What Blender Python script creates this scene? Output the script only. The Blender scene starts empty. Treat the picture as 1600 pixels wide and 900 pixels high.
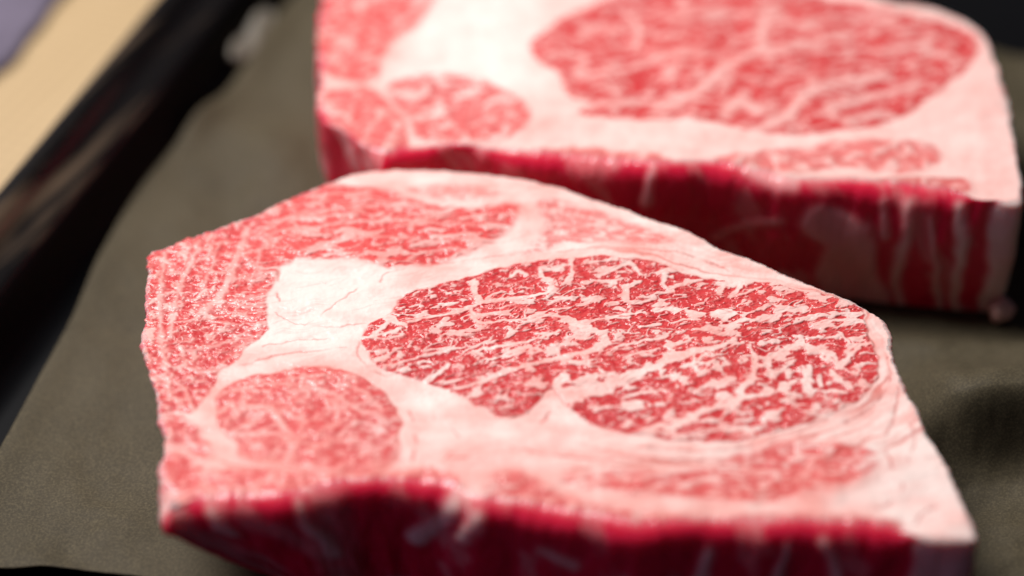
import bpy, math
import numpy as np

# ------------------------------------------------------------------ camera
PITCH = math.radians(38.0)
DIST = 0.85
TOP = 0.040                       # height of the cut face of both steaks above the paper
FPX = 5000.0                      # focal length in pixels of a 1600 px wide picture
scene = bpy.context.scene
col = scene.collection
cam_d = bpy.data.cameras.new('camera')
cam = bpy.data.objects.new('camera', cam_d)
col.objects.link(cam)
FWD = np.array([0.0, math.cos(PITCH), -math.sin(PITCH)])
UPV = np.array([0.0, math.sin(PITCH), math.cos(PITCH)])
RGT = np.array([1.0, 0.0, 0.0])
EYE = np.array([0.0, 0.0, TOP]) - DIST * FWD
cam.location = EYE
cam.rotation_euler = (math.pi / 2 - PITCH, 0, 0)
cam_d.sensor_width = 36.0
cam_d.lens = 36.0 * FPX / 1600.0
cam_d.clip_start = 0.02
cam_d.clip_end = 50.0
cam_d.dof.use_dof = True
cam_d.dof.focus_distance = 0.842
cam_d.dof.aperture_fstop = 3.1
cam_d.dof.aperture_blades = 9
scene.camera = cam

# ------------------------------------------------------------------ ambient, lamps, exposure
world = bpy.data.worlds.new('World')
scene.world = world
world.use_nodes = True
bg = world.node_tree.nodes['Background']
bg.inputs[0].default_value = (0.55, 0.50, 0.75, 1)
bg.inputs[1].default_value = 0.035


def area(name, loc, target, size, size_y, power, colour):
    d = bpy.data.lights.new(name, 'AREA')
    d.shape = 'RECTANGLE'
    d.size, d.size_y = size, size_y
    d.energy = power
    d.color = colour
    o = bpy.data.objects.new(name, d)
    col.objects.link(o)
    o.location = loc
    v = np.array(target, float) - np.array(loc, float)
    from mathutils import Vector
    o.rotation_euler = Vector(v).to_track_quat('-Z', 'Y').to_euler()
    return o


area('key_softbox', (-0.42, 0.42, 1.00), (0.0, 0.02, 0.0), 0.50, 0.40, 20.3, (1.0, 0.97, 0.95))
area('violet_fill', (-1.05, -0.75, 0.40), (0.0, 0.0, 0.02), 0.7, 0.6, 1.35, (0.82, 0.54, 1.0))  # added violet fill that lifts the dark cut sides, not a window

scene.view_settings.view_transform = 'Standard'
scene.view_settings.look = 'None'
scene.view_settings.exposure = 0.0
scene.view_settings.gamma = 1.0


# ------------------------------------------------------------------ helpers
def on_plane(px, py, z):
    """point of the horizontal plane at height z under a picture position (1600 x 900)"""
    px = np.asarray(px, float); py = np.asarray(py, float)
    d = FWD + ((px - 800) / FPX)[..., None] * RGT + (-(py - 450) / FPX)[..., None] * UPV
    t = (z - EYE[2]) / d[..., 2]
    return EYE + t[..., None] * d


def plan(pts, z=TOP):
    a = np.array(pts, float)
    return on_plane(a[:, 0], a[:, 1], z)[:, :2]


def on_front(pts, y):
    """(x, z) on the vertical plane at depth y"""
    a = np.array(pts, float)
    d = FWD + ((a[:, 0] - 800) / FPX)[:, None] * RGT + (-(a[:, 1] - 450) / FPX)[:, None] * UPV
    t = (y - EYE[1]) / d[:, 1]
    p = EYE + t[:, None] * d
    return p[:, [0, 2]]


def sstep(a, b, x):
    t = np.clip((x - a) / (b - a), 0, 1)
    return t * t * (3 - 2 * t)


def mix(a, b, t):
    return a + (b - a) * t


_rng = np.random.RandomState(7)
_perm = np.concatenate([_rng.permutation(1024)] * 3)
_ang = _rng.rand(1024) * 2 * np.pi
_gx, _gy = np.cos(_ang), np.sin(_ang)
_jx, _jy = _rng.rand(1024), _rng.rand(1024)


def _hash(ix, iy, seed):
    return _perm[(_perm[(ix + seed * 57) & 1023] + iy) & 1023]


def perlin(x, y, seed=0):
    x0 = np.floor(x).astype(np.int64); y0 = np.floor(y).astype(np.int64)
    fx, fy = x - x0, y - y0
    u = fx * fx * fx * (fx * (fx * 6 - 15) + 10)
    v = fy * fy * fy * (fy * (fy * 6 - 15) + 10)

    def g(ix, iy, dx, dy):
        h = _hash(ix, iy, seed)
        return _gx[h] * dx + _gy[h] * dy
    a = mix(g(x0, y0, fx, fy), g(x0 + 1, y0, fx - 1, fy), u)
    b = mix(g(x0, y0 + 1, fx, fy - 1), g(x0 + 1, y0 + 1, fx - 1, fy - 1), u)
    return mix(a, b, v) * 1.5


def fbm(x, y, seed=0, octaves=3, gain=0.5):
    s = 0; a = 1
    for k in range(octaves):
        s = s + a * perlin(x * 2 ** k, y * 2 ** k, seed + k * 3)
        a *= gain
    return s


def cells(x, y, seed=0):
    """distance to the border between cells, 0 on the border"""
    ix = np.floor(x).astype(np.int64); iy = np.floor(y).astype(np.int64)
    f1 = np.full(x.shape, 9.0); f2 = np.full(x.shape, 9.0)
    for dx in (-1, 0, 1):
        for dy in (-1, 0, 1):
            h = _hash(ix + dx, iy + dy, seed)
            d = np.hypot(ix + dx + _jx[h] - x, iy + dy + _jy[h] - y)
            lo = np.minimum(f1, d)
            f2 = np.minimum(f2, np.maximum(f1, d))
            f1 = lo
    return f2 - f1


def catmull(pts, n=8, closed=True):
    p = np.array(pts, float)
    m = len(p)
    out = []
    rng = range(m if closed else m - 1)
    for i in rng:
        if closed:
            a, b, c, d = p[(i - 1) % m], p[i], p[(i + 1) % m], p[(i + 2) % m]
        else:
            a, b, c, d = p[max(i - 1, 0)], p[i], p[i + 1], p[min(i + 2, m - 1)]
        for k in range(n):
            t = k / n
            out.append(0.5 * ((2 * b) + (-a + c) * t + (2 * a - 5 * b + 4 * c - d) * t * t + (-a + 3 * b - 3 * c + d) * t ** 3))
    if not closed:
        out.append(p[-1])
    return np.array(out)


def seg_dist(P, a, b):
    d = b - a
    L = max(float(d @ d), 1e-14)
    t = np.clip(((P - a) @ d) / L, 0, 1)
    return np.hypot(P[:, 0] - a[0] - t * d[0], P[:, 1] - a[1] - t * d[1]), t


def poly_sdf(P, poly, far=0.006):
    """signed distance, positive inside, limited to +-far away from the polygon's box"""
    out = np.full(len(P), -far)
    lo, hi = poly.min(0) - far, poly.max(0) + far
    idx = np.nonzero((P[:, 0] > lo[0]) & (P[:, 0] < hi[0]) & (P[:, 1] > lo[1]) & (P[:, 1] < hi[1]))[0]
    if not len(idx):
        return out
    # coarse raster, then bilinear lookup
    h = 0.0006
    nx = int((hi[0] - lo[0]) / h) + 2; ny = int((hi[1] - lo[1]) / h) + 2
    gx, gy = np.meshgrid(lo[0] + np.arange(nx) * h, lo[1] + np.arange(ny) * h, indexing='ij')
    G = np.stack([gx.ravel(), gy.ravel()], 1)
    dist = np.full(len(G), 9.0); inside = np.zeros(len(G), bool)
    m = len(poly)
    for i in range(m):
        a, b = poly[i], poly[(i + 1) % m]
        dist = np.minimum(dist, seg_dist(G, a, b)[0])
        c = (a[1] > G[:, 1]) != (b[1] > G[:, 1])
        with np.errstate(divide='ignore', invalid='ignore'):
            xx = (b[0] - a[0]) * (G[:, 1] - a[1]) / (b[1] - a[1]) + a[0]
        inside ^= c & (G[:, 0] < xx)
    S = np.where(inside, dist, -dist).reshape(nx, ny)
    q = (P[idx] - lo) / h
    i0 = np.clip(np.floor(q[:, 0]).astype(int), 0, nx - 2); j0 = np.clip(np.floor(q[:, 1]).astype(int), 0, ny - 2)
    f = np.clip(q[:, 0] - i0, 0, 1); g = np.clip(q[:, 1] - j0, 0, 1)
    out[idx] = (S[i0, j0] * (1 - f) * (1 - g) + S[i0 + 1, j0] * f * (1 - g) + S[i0, j0 + 1] * (1 - f) * g + S[i0 + 1, j0 + 1] * f * g)
    return out


def strokes(P, lines, soft=0.0004, rough=0.0):
    """0..1 mask of tapered lines: each line is (points, radius at start, radius at end)"""
    out = np.zeros(len(P))
    for pts, r0, r1 in lines:
        c = catmull(pts, 4, False)
        pad = max(r0, r1) * (1 + rough) + 2 * soft
        lo, hi = c.min(0) - pad, c.max(0) + pad
        idx = np.nonzero((P[:, 0] > lo[0]) & (P[:, 0] < hi[0]) & (P[:, 1] > lo[1]) & (P[:, 1] < hi[1]))[0]
        if not len(idx):
            continue
        Q = P[idx]; best = np.full(len(idx), -1.0)
        n = len(c) - 1
        wob = 1 + rough * fbm(Q[:, 0] / 0.0028, Q[:, 1] / 0.0028, 151, 2) if rough else 1
        for i in range(n):
            d, t = seg_dist(Q, c[i], c[i + 1])
            r = mix(r0, r1, (i + t) / n) * wob
            best = np.maximum(best, r - d)
        out[idx] = np.maximum(out[idx], sstep(-soft, soft, best))
    return out


PXM = DIST / FPX


def px_lines(lst, z=TOP):
    return [(plan(p, z), a * PXM * 0.5, b * PXM * 0.5) for p, a, b in lst]


def link(o, parent=None):
    col.objects.link(o)
    if parent is not None:
        o.parent = parent
    return o


def tag(o, label=None, cat=None, kind=None, group=None):
    if label: o['label'] = label
    if cat: o['category'] = cat
    if kind: o['kind'] = kind
    if group: o['group'] = group
    return o


def mesh_obj(name, V, F, mat, parent=None, attr=None, normals=None, smooth=True):
    """F: (n,4) array of quads or list of polygons"""
    me = bpy.data.meshes.new(name)
    V = np.asarray(V, np.float32)
    if isinstance(F, np.ndarray):
        k = F.shape[1]
        me.vertices.add(len(V)); me.vertices.foreach_set('co', V.ravel())
        me.loops.add(F.size); me.loops.foreach_set('vertex_index', F.astype(np.int32).ravel())
        me.polygons.add(len(F))
        me.polygons.foreach_set('loop_start', (np.arange(len(F)) * k).astype(np.int32))
        me.update(calc_edges=True)
    else:
        me.from_pydata([tuple(v) for v in V], [], F)
    if attr is not None:
        a = me.attributes.new('flesh', 'FLOAT_COLOR', 'POINT')
        a.data.foreach_set('color', np.asarray(attr, np.float32).ravel())
    me.polygons.foreach_set('use_smooth', np.full(len(me.polygons), smooth))
    if normals is not None:
        me.normals_split_custom_set_from_vertices(np.asarray(normals, np.float32))
    me.materials.append(mat)
    me.update()
    return link(bpy.data.objects.new(name, me), parent)


def vert_normals(V, F):
    N = np.zeros_like(V)
    n = np.cross(V[F[:, 2]] - V[F[:, 0]], V[F[:, 3]] - V[F[:, 1]])
    for k in range(4):
        for c in range(3):
            N[:, c] += np.bincount(F[:, k], n[:, c], minlength=len(V))
    return N / np.maximum(np.linalg.norm(N, axis=1, keepdims=True), 1e-20)


# ------------------------------------------------------------------ materials
class Nodes:
    def __init__(self, name):
        self.m = bpy.data.materials.new(name)
        self.m.use_nodes = True
        self.t = self.m.node_tree
        self.bsdf = self.t.nodes['Principled BSDF']

    def n(self, kind, **kw):
        nd = self.t.nodes.new(kind)
        for k, v in kw.items():
            setattr(nd, k, v)
        return nd

    def l(self, a, b):
        self.t.links.new(a, b)

    def noise(self, vec, scale, detail=3, rough=0.5):
        nd = self.n('ShaderNodeTexNoise')
        nd.inputs['Scale'].default_value = scale
        nd.inputs['Detail'].default_value = detail
        nd.inputs['Roughness'].default_value = rough
        self.l(vec, nd.inputs['Vector'])
        return nd.outputs['Fac']

    def ramp(self, fac, stops):
        nd = self.n('ShaderNodeValToRGB')
        el = nd.color_ramp.elements
        while len(el) < len(stops):
            el.new(0.5)
        for e, (p, c) in zip(el, stops):
            e.position = p
            e.color = (*c, 1) if len(c) == 3 else c
        self.l(fac, nd.inputs[0])
        return nd.outputs[0]

    def mixc(self, fac, a, b, blend='MIX'):
        nd = self.n('ShaderNodeMix', data_type='RGBA', blend_type=blend)
        for sock, v in ((nd.inputs[0], fac), (nd.inputs[6], a), (nd.inputs[7], b)):
            if hasattr(v, 'is_output'):
                self.l(v, sock)
            else:
                sock.default_value = v if isinstance(v, float) else (*v, 1)
        return nd.outputs[2]

    def math(self, op, a, b=0.0, c=0.0):
        nd = self.n('ShaderNodeMath', operation=op)
        for i, v in enumerate((a, b, c)):
            if hasattr(v, 'is_output'):
                self.l(v, nd.inputs[i])
            else:
                nd.inputs[i].default_value = v
        return nd.outputs[0]

    def bump(self, height, strength, dist, base=None):
        nd = self.n('ShaderNodeBump')
        nd.inputs['Strength'].default_value = strength
        nd.inputs['Distance'].default_value = dist
        self.l(height, nd.inputs['Height'])
        if base is not None:
            self.l(base, nd.inputs['Normal'])
        return nd.outputs['Normal']

    def coord(self):
        return self.n('ShaderNodeTexCoord').outputs['Object']


def flesh_material(name, sss=0.0, deep=(0.52, 0.010, 0.020), pink=(0.87, 0.130, 0.118)):
    s = Nodes(name)
    at = s.n('ShaderNodeAttribute', attribute_name='flesh')
    sep = s.n('ShaderNodeSeparateColor')
    s.l(at.outputs['Color'], sep.inputs[0])
    lean, pale, warm, blood = sep.outputs[0], sep.outputs[1], sep.outputs[2], at.outputs['Alpha']
    co = s.coord()
    n1 = s.noise(co, 420, 4, 0.6)
    n2 = s.noise(co, 1600, 2, 0.6)
    fat = s.mixc(warm, (0.92, 0.770, 0.715), (0.88, 0.40, 0.355))
    fat = s.mixc(s.math('MULTIPLY', n1, 0.22), fat, (0.84, 0.34, 0.29))
    lc = s.mixc(pale, deep, pink)
    lc = s.mixc(s.math('MULTIPLY', s.math('SUBTRACT', n1, 0.3), 0.55), lc, (0.40, 0.007, 0.016))
    c = s.mixc(lean, fat, lc)
    c = s.mixc(blood, c, (0.52, 0.05, 0.035))
    s.l(c, s.bsdf.inputs['Base Color'])
    rough = s.math('ADD', s.math('MULTIPLY', n2, 0.22), 0.34)
    s.l(rough, s.bsdf.inputs['Roughness'])
    s.bsdf.inputs['Specular IOR Level'].default_value = 0.16
    if sss:
        s.bsdf.inputs['Subsurface Weight'].default_value = sss
        s.l(s.mixc(lean, (1.0, 0.62, 0.55), (1.0, 0.06, 0.13)), s.bsdf.inputs['Subsurface Radius'])
        s.bsdf.inputs['Subsurface Scale'].default_value = 0.005
    h = s.math('ADD', s.math('MULTIPLY', n1, 1.0), s.math('MULTIPLY', n2, 0.4))
    bmp = s.bump(h, 0.35, 0.0005)
    bmp.node.inputs['Strength'].default_value = 0.3
    s.l(s.math('ADD', s.math('MULTIPLY', lean, 0.28), 0.07), bmp.node.inputs['Strength'])
    s.l(bmp, s.bsdf.inputs['Normal'])
    s.l(s.math('ADD', s.math('MULTIPLY', lean, 0.32), 0.12), s.bsdf.inputs['Coat Weight'])
    s.bsdf.inputs['Coat Roughness'].default_value = 0.16
    return s.m


M_LEAN = flesh_material('lean_beef')
M_FAT = flesh_material('beef_fat')
M_SIDE = flesh_material('cut_side', 0.8, (0.80, 0.008, 0.060), (0.84, 0.14, 0.19))


def paper_material():
    s = Nodes('butcher_paper')
    co = s.coord()
    big = s.noise(co, 20, 4, 0.55)
    mid = s.noise(co, 90, 5, 0.65)
    fine = s.noise(co, 1500, 2, 0.7)
    c = s.ramp(big, [(0.25, (0.040, 0.032, 0.019)), (0.75, (0.082, 0.066, 0.040))])
    c = s.mixc(s.math('MULTIPLY', mid, 0.5), c, (0.040, 0.032, 0.018))
    c = s.mixc(s.ramp(fine, [(0.42, (0, 0, 0)), (0.75, (0.7, 0.7, 0.7))]), c, (0.135, 0.108, 0.062))
    s.l(c, s.bsdf.inputs['Base Color'])
    s.bsdf.inputs['Roughness'].default_value = 0.7
    s.bsdf.inputs['Specular IOR Level'].default_value = 0.2
    s.bsdf.inputs['Coat Weight'].default_value = 0.0
    s.bsdf.inputs['Coat Roughness'].default_value = 0.28
    h = s.math('ADD', s.math('MULTIPLY', mid, 1.0), s.math('MULTIPLY', fine, 0.25))
    s.l(s.bump(h, 0.12, 0.0010), s.bsdf.inputs['Normal'])
    return s.m


def simple_material(name, colour, rough, spec=0.5, scale=60, var=0.3, metallic=0.0, bump=0.0):
    s = Nodes(name)
    n = s.noise(s.coord(), scale, 4, 0.6)
    dark = tuple(c * (1 - var) for c in colour)
    s.l(s.mixc(n, dark, colour), s.bsdf.inputs['Base Color'])
    s.l(s.math('ADD', s.math('MULTIPLY', n, 0.15), rough - 0.07), s.bsdf.inputs['Roughness'])
    s.bsdf.inputs['Specular IOR Level'].default_value = spec
    s.bsdf.inputs['Metallic'].default_value = metallic
    if bump:
        s.l(s.bump(n, 0.4, bump), s.bsdf.inputs['Normal'])
    return s.m


M_PAPER = paper_material()
M_TRAY = simple_material('black_enamel', (0.005, 0.005, 0.006), 0.5, 0.06, 40, 0.4)
M_CLOTH = simple_material('lavender_cloth', (0.20, 0.17, 0.23), 0.9, 0.1, 300, 0.4, bump=0.0006)


def rim_reflection_material():
    s = Nodes('enamel_rim_reflection')
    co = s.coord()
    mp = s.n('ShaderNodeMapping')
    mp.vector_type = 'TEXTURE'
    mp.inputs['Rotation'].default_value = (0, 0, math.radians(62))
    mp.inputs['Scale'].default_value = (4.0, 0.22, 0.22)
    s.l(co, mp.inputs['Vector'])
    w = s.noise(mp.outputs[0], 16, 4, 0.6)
    reflection = s.ramp(w, [(0.52, (0, 0, 0)), (0.66, (1, 1, 1))])  # brown streaks along the rim: a reflection put into the colour
    s.l(s.mixc(reflection, (0.007, 0.006, 0.006), (0.11, 0.075, 0.05)), s.bsdf.inputs['Base Color'])
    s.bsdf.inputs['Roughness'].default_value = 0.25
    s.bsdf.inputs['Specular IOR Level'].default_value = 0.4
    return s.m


M_RIM = rim_reflection_material()


def wood_material():
    s = Nodes('pale_wood')
    co = s.coord()
    mp = s.n('ShaderNodeMapping')
    mp.vector_type = 'TEXTURE'
    mp.inputs['Rotation'].default_value = (0, 0, math.radians(62))
    mp.inputs['Scale'].default_value = (2.0, 0.25, 1.0)
    s.l(co, mp.inputs['Vector'])
    g = s.noise(mp.outputs[0], 18, 6, 0.6)
    c = s.ramp(g, [(0.25, (0.44, 0.30, 0.15)), (0.75, (0.53, 0.375, 0.20))])
    ck = s.n('ShaderNodeTexChecker')
    ck.inputs['Scale'].default_value = 300
    mq = s.n('ShaderNodeMapping')
    mq.vector_type = 'TEXTURE'
    mq.inputs['Rotation'].default_value = (0, 0, math.radians(20))
    s.l(co, mq.inputs['Vector'])
    s.l(mq.outputs[0], ck.inputs['Vector'])
    c = s.mixc(s.math('MULTIPLY', ck.outputs['Fac'], 0.45), c, (0.36, 0.25, 0.13))      # woven strips
    s.l(c, s.bsdf.inputs['Base Color'])
    s.bsdf.inputs['Roughness'].default_value = 0.5
    s.l(s.bump(g, 0.2, 0.001), s.bsdf.inputs['Normal'])
    return s.m


M_WOOD = wood_material()


# ------------------------------------------------------------------ a steak
def resample(c, n):
    """n points evenly along the closed curve c"""
    d = np.hypot(*(np.roll(c, -1, 0) - c).T)
    s = np.concatenate([[0], np.cumsum(d)])
    t = np.arange(n) / n * s[-1]
    cc = np.vstack([c, c[:1]])
    return np.stack([np.interp(t, s, cc[:, 0]), np.interp(t, s, cc[:, 1])], 1), s[-1]


LONG = {'eye_muscle': 0.024}


def build_steak(root_name, label, outline_px, centre_px, muscles, shade, wall, nu, nv, seed, group, under, rim):
    """outline_px traced clockwise in the picture.
    muscles: list of (part name, polygon in picture px, settings); shade(P, muscle sdf list) -> lean, pale, warm, blood, height
    wall(B, nrm, z, arc, rim attrs) -> attrs, bump; under(B) -> undercut at the foot; rim(B) -> edge radius"""
    base = on_plane(np.array([centre_px[0]]), np.array([centre_px[1]]), TOP)[0]
    root = bpy.data.objects.new(root_name, None)
    root.location = (base[0], base[1], 0.0)
    root.empty_display_size = 0.02
    link(root)
    tag(root, label, 'steak', group=group)
    C = base[:2]
    poly = catmull(plan(outline_px), 6)
    q = np.roll(poly, -1, 0)
    if (poly[:, 0] * q[:, 1] - q[:, 0] * poly[:, 1]).sum() < 0:
        poly = poly[::-1]
    a = np.linspace(-1, 1, nu + 1); b = np.linspace(-1, 1, nv + 1)
    A, Bq = np.meshgrid(a, b, indexing='ij')
    A = A.ravel(); Bq = Bq.ravel()
    big = np.abs(A) > np.abs(Bq)
    with np.errstate(divide='ignore', invalid='ignore'):
        r = np.where(big, A, Bq)
        phi = np.where(big, (math.pi / 4) * np.nan_to_num(Bq / A), math.pi / 2 - (math.pi / 4) * np.nan_to_num(A / Bq))
    phi = np.where(r < 0, phi + math.pi, phi); r = np.abs(r)
    tt = (phi / (2 * math.pi)) % 1.0
    nb = 12000
    curve, length = resample(poly, nb)
    # outward normals, smoothed
    tan = np.roll(curve, -25, 0) - np.roll(curve, 25, 0)
    nrm = np.stack([tan[:, 1], -tan[:, 0]], 1)
    nrm /= np.linalg.norm(nrm, axis=1, keepdims=True)
    arc = np.arange(nb) / nb * length
    rag = (0.0005 * fbm(curve[:, 0] * 260, curve[:, 1] * 260, seed, 3, 0.7) + 0.0007 * perlin(curve[:, 0] * 70, curve[:, 1] * 70, seed + 5))
    er = rim(curve)
    rag = rag * np.clip(1.2 - er / 0.0045, 0.12, 1) * (1 + 0.9 * sstep(C[0] - 0.07, C[0] - 0.09, curve[:, 0]))
    rag = rag + 0.0011 * np.maximum(0, perlin(arc / 0.0016, arc * 0 + 0.4, seed + 23) - 0.15) * sstep(C[0] - 0.03, C[0] - 0.07, curve[:, 0]) * np.clip(1.3 - er / 0.002, 0, 1)
    smooth = curve
    curve = curve + nrm * rag[:, None]
    inner = curve - nrm * er[:, None]
    ti = (tt * nb)
    i0 = np.floor(ti).astype(int) % nb; i1 = (i0 + 1) % nb; f = (ti - np.floor(ti))[:, None]
    Bp = inner[i0] * (1 - f) + inner[i1] * f
    P = C + (Bp - C) * r[:, None]
    ntop = len(P)
    # fields of the cut face
    W = P + 0.0008 * np.stack([fbm(P[:, 0] * 190, P[:, 1] * 190, seed + 11, 2), fbm(P[:, 0] * 190, P[:, 1] * 190, seed + 17, 2)], 1)
    sd = [poly_sdf(W, catmull(plan(m[1]), 6), LONG.get(m[0], 0.006)) for m in muscles]
    at, H = shade(P, W, sd)
    Vt = np.column_stack([P, TOP + H])
    idx = np.arange(ntop).reshape(nu + 1, nv + 1)
    Ft = np.stack([idx[:-1, :-1].ravel(), idx[1:, :-1].ravel(), idx[1:, 1:].ravel(), idx[:-1, 1:].ravel()], 1)
    # perimeter, counterclockwise
    per = np.concatenate([idx[-1, :-1], idx[:0:-1, -1], idx[0, :0:-1], idx[:-1, 0]])
    npz = len(per)
    ki = np.floor(ti[per]).astype(int) % nb
    # wall rings
    nq, nw = 6, 34
    Vs, As = [], []
    cb, cn, ce, ca, cr = smooth[ki], nrm[ki], er[ki], arc[ki], rag[ki]
    und = under(cb)
    cd = C - cb
    cd /= np.linalg.norm(cd, axis=1, keepdims=True)
    rimat = at[per]; rimz = Vt[per, 2]
    ker = np.hanning(61); ker /= ker.sum()
    rimz = np.convolve(np.concatenate([rimz[-30:], rimz, rimz[:30]]), ker, 'valid') * 0.5 + rimz * 0.5
    for k in range(1, nq + nw + 1):
        if k <= nq:
            ang = k / nq * math.pi / 2
            off = -ce + ce * math.sin(ang)
            z = rimz - ce * (1 - math.cos(ang))
        else:
            u = (k - nq) / nw
            z = (rimz - ce) * (1 - u) + 0.0003 * u
            off = 0.0014 * np.sin(math.pi * np.minimum(u * 1.15, 1.0))
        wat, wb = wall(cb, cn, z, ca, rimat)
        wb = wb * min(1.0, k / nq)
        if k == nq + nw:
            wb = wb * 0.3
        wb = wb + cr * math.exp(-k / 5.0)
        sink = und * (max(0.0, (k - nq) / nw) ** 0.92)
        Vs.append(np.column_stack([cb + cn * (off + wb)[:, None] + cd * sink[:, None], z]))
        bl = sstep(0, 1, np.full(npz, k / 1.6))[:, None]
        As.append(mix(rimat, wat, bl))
    V = np.vstack([Vt] + Vs)
    AT = np.vstack([at] + As)
    F = [Ft]
    prev = per
    jj = (np.arange(npz) + 1) % npz
    for k in range(nq + nw):
        cur = ntop + k * npz + np.arange(npz)
        F.append(np.stack([prev, cur, cur[jj], prev[jj]], 1))
        prev = cur
    nwall = npz * (nq + nw)
    F = np.vstack(F)
    N = vert_normals(V, F)
    V[:, 0] -= base[0]; V[:, 1] -= base[1]
    # regions: 0 fat, 1.. muscles, wall
    cen = np.stack([s[Ft].mean(1) for s in sd])
    reg = np.where(cen.max(0) > 0, cen.argmax(0) + 1, 0)
    fatty = at[Ft, 0].mean(1) < 0.5

    def patch(name, faces, mat, parent, kind=None):
        if not len(faces):
            return None
        u, inv = np.unique(faces, return_inverse=True)
        o = mesh_obj(name, V[u], inv.reshape(faces.shape), mat, parent, AT[u], N[u])
        if kind: o['kind'] = kind
        return o
    patch('fat_layer', Ft[reg == 0], M_FAT, root)
    for i, m in enumerate(muscles):
        mk = reg == i + 1
        o = patch(m[0], Ft[mk & ~fatty], M_LEAN, root)
        if o is not None and (mk & fatty).sum() > 50:
            patch('marbling', Ft[mk & fatty], M_FAT, o, 'stuff')
    side = patch('side_wall', F[len(Ft):], M_SIDE, root)
    # underside
    last = V[prev]
    mesh_obj('underside', np.vstack([last, [[0, 0, 0.0003]]]), np.array([[(i + 1) % npz, i, npz] for i in range(npz)]), M_FAT, root,
             np.tile([0.3, 0.4, 0.5, 0.0], (npz + 1, 1)))
    return root


def rot(P, deg):
    a = np.radians(np.mean(deg))          # one grain direction ...
    d = np.radians(deg) - a               # ... bent gently from place to place
    u = P[:, 0] * math.cos(a) + P[:, 1] * math.sin(a)
    v = -P[:, 0] * math.sin(a) + P[:, 1] * math.cos(a)
    return u, v - u * d * 0.25


def flecks(P, deg, along, across, seed, warp=0.002):
    """anisotropic noise of fat flecks, about -0.9..0.9"""
    wx = P[:, 0] + warp * perlin(P[:, 0] / 0.008, P[:, 1] / 0.008, seed + 1)
    wy = P[:, 1] + warp * perlin(P[:, 0] / 0.008, P[:, 1] / 0.008, seed + 2)
    u, v = rot(np.stack([wx, wy], 1), deg)
    return fbm(u / along, v / across, seed, 3, 0.55)


# ------------------------------------------------------------------ the front steak
F_OUT = [(233, 395), (262, 384), (300, 372), (345, 355), (390, 338), (440, 315), (490, 292), (540, 273), (585, 264), (640, 263), (700, 267),
         (760, 273), (820, 280), (880, 293), (940, 312), (1000, 335), (1060, 358), (1120, 385), (1180, 408), (1240, 432), (1300, 458),
         (1350, 482), (1380, 503), (1394, 525), (1396, 555), (1406, 585), (1425, 625), (1450, 675), (1475, 720), (1497, 765), (1516, 806), (1526, 830),
         (1522, 843), (1495, 845), (1420, 842), (1330, 838), (1240, 836), (1150, 834), (1090, 832), (1030, 838), (985, 838), (930, 826), (850, 812), (800, 804), (755, 800),
         (728, 793), (705, 783), (684, 774), (650, 770), (600, 768), (560, 771), (525, 778), (480, 789), (440, 795), (400, 795), (350, 796), (300, 799),
         (262, 808), (246, 795), (245, 770), (248, 740), (254, 710), (255, 690), (247, 660), (240, 620), (232, 580), (223, 545), (225, 510), (230, 460), (232, 425)]
F_EYE = [(567, 530), (575, 510), (592, 499), (612, 490), (622, 470), (640, 456), (680, 446), (720, 435), (770, 420), (830, 407), (900, 402), (960, 402),
         (1010, 408), (1050, 420), (1090, 432), (1150, 440), (1200, 444), (1250, 455), (1300, 465), (1338, 476), (1351, 491), (1349, 506), (1361, 530),
         (1371, 560), (1372, 590), (1350, 615), (1320, 635), (1270, 656), (1200, 678), (1150, 689), (1090, 689), (1020, 683), (955, 671), (914, 654),
         (885, 630), (862, 606), (845, 625), (825, 645), (790, 651), (755, 637), (715, 617), (690, 603), (655, 591), (617, 584), (590, 570), (574, 553)]
F_CAP = [(222, 392), (262, 376), (300, 364), (345, 347), (390, 330), (440, 308), (500, 288), (560, 290), (610, 300), (650, 314), (700, 322), (760, 322), (812, 322),
         (805, 345), (778, 370), (752, 385), (722, 398), (668, 412), (640, 413), (600, 418), (560, 405), (500, 404), (466, 404), (442, 418), (428, 440), (415, 472), (420, 505),
         (404, 528), (384, 542), (368, 562), (345, 580), (330, 605), (312, 630), (300, 645), (275, 640), (240, 640), (226, 590), (214, 545), (216, 500), (222, 450)]
F_STRIP = [(632, 296), (680, 289), (740, 292), (790, 304), (745, 312), (680, 311)]
F_BACK = [(838, 318), (870, 314), (920, 325), (960, 340), (1000, 354), (1040, 371), (1052, 382), (1000, 381), (940, 378), (880, 383), (818, 396), (838, 375), (852, 350)]
F_ROUND = [(343, 612), (360, 598), (400, 586), (453, 578), (500, 576), (540, 582), (577, 596), (608, 625), (626, 655), (624, 690), (612, 722), (575, 742), (500, 738), (430, 722), (378, 712),
           (371, 690), (347, 668), (337, 640)]
F_LOBE = [(240, 648), (275, 646), (296, 655), (316, 678), (332, 702), (322, 718), (292, 704), (266, 694), (246, 690)]
F_FLANK = [(240, 700), (270, 702), (296, 714), (318, 727), (350, 732), (440, 735), (520, 742), (600, 740), (650, 734), (700, 740), (720, 765), (690, 775), (650, 775), (600, 768), (560, 773), (525, 783), (480, 798),
           (440, 805), (350, 804), (300, 808), (262, 820), (236, 805), (236, 750)]
F_RIB = [(880, 748), (960, 736), (1040, 737), (1100, 730), (1170, 706), (1240, 690), (1300, 695), (1355, 704), (1374, 722), (1342, 747), (1290, 767), (1200, 783), (1100, 778), (1000, 772), (920, 762)]
F_EDGE = [(755, 770), (775, 742), (815, 738), (850, 758), (900, 780), (1000, 800), (1100, 806), (1250, 802), (1400, 812), (1400, 838), (1330, 834), (1150, 830), (1030, 834), (930, 822), (850, 808), (790, 800)]
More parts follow.
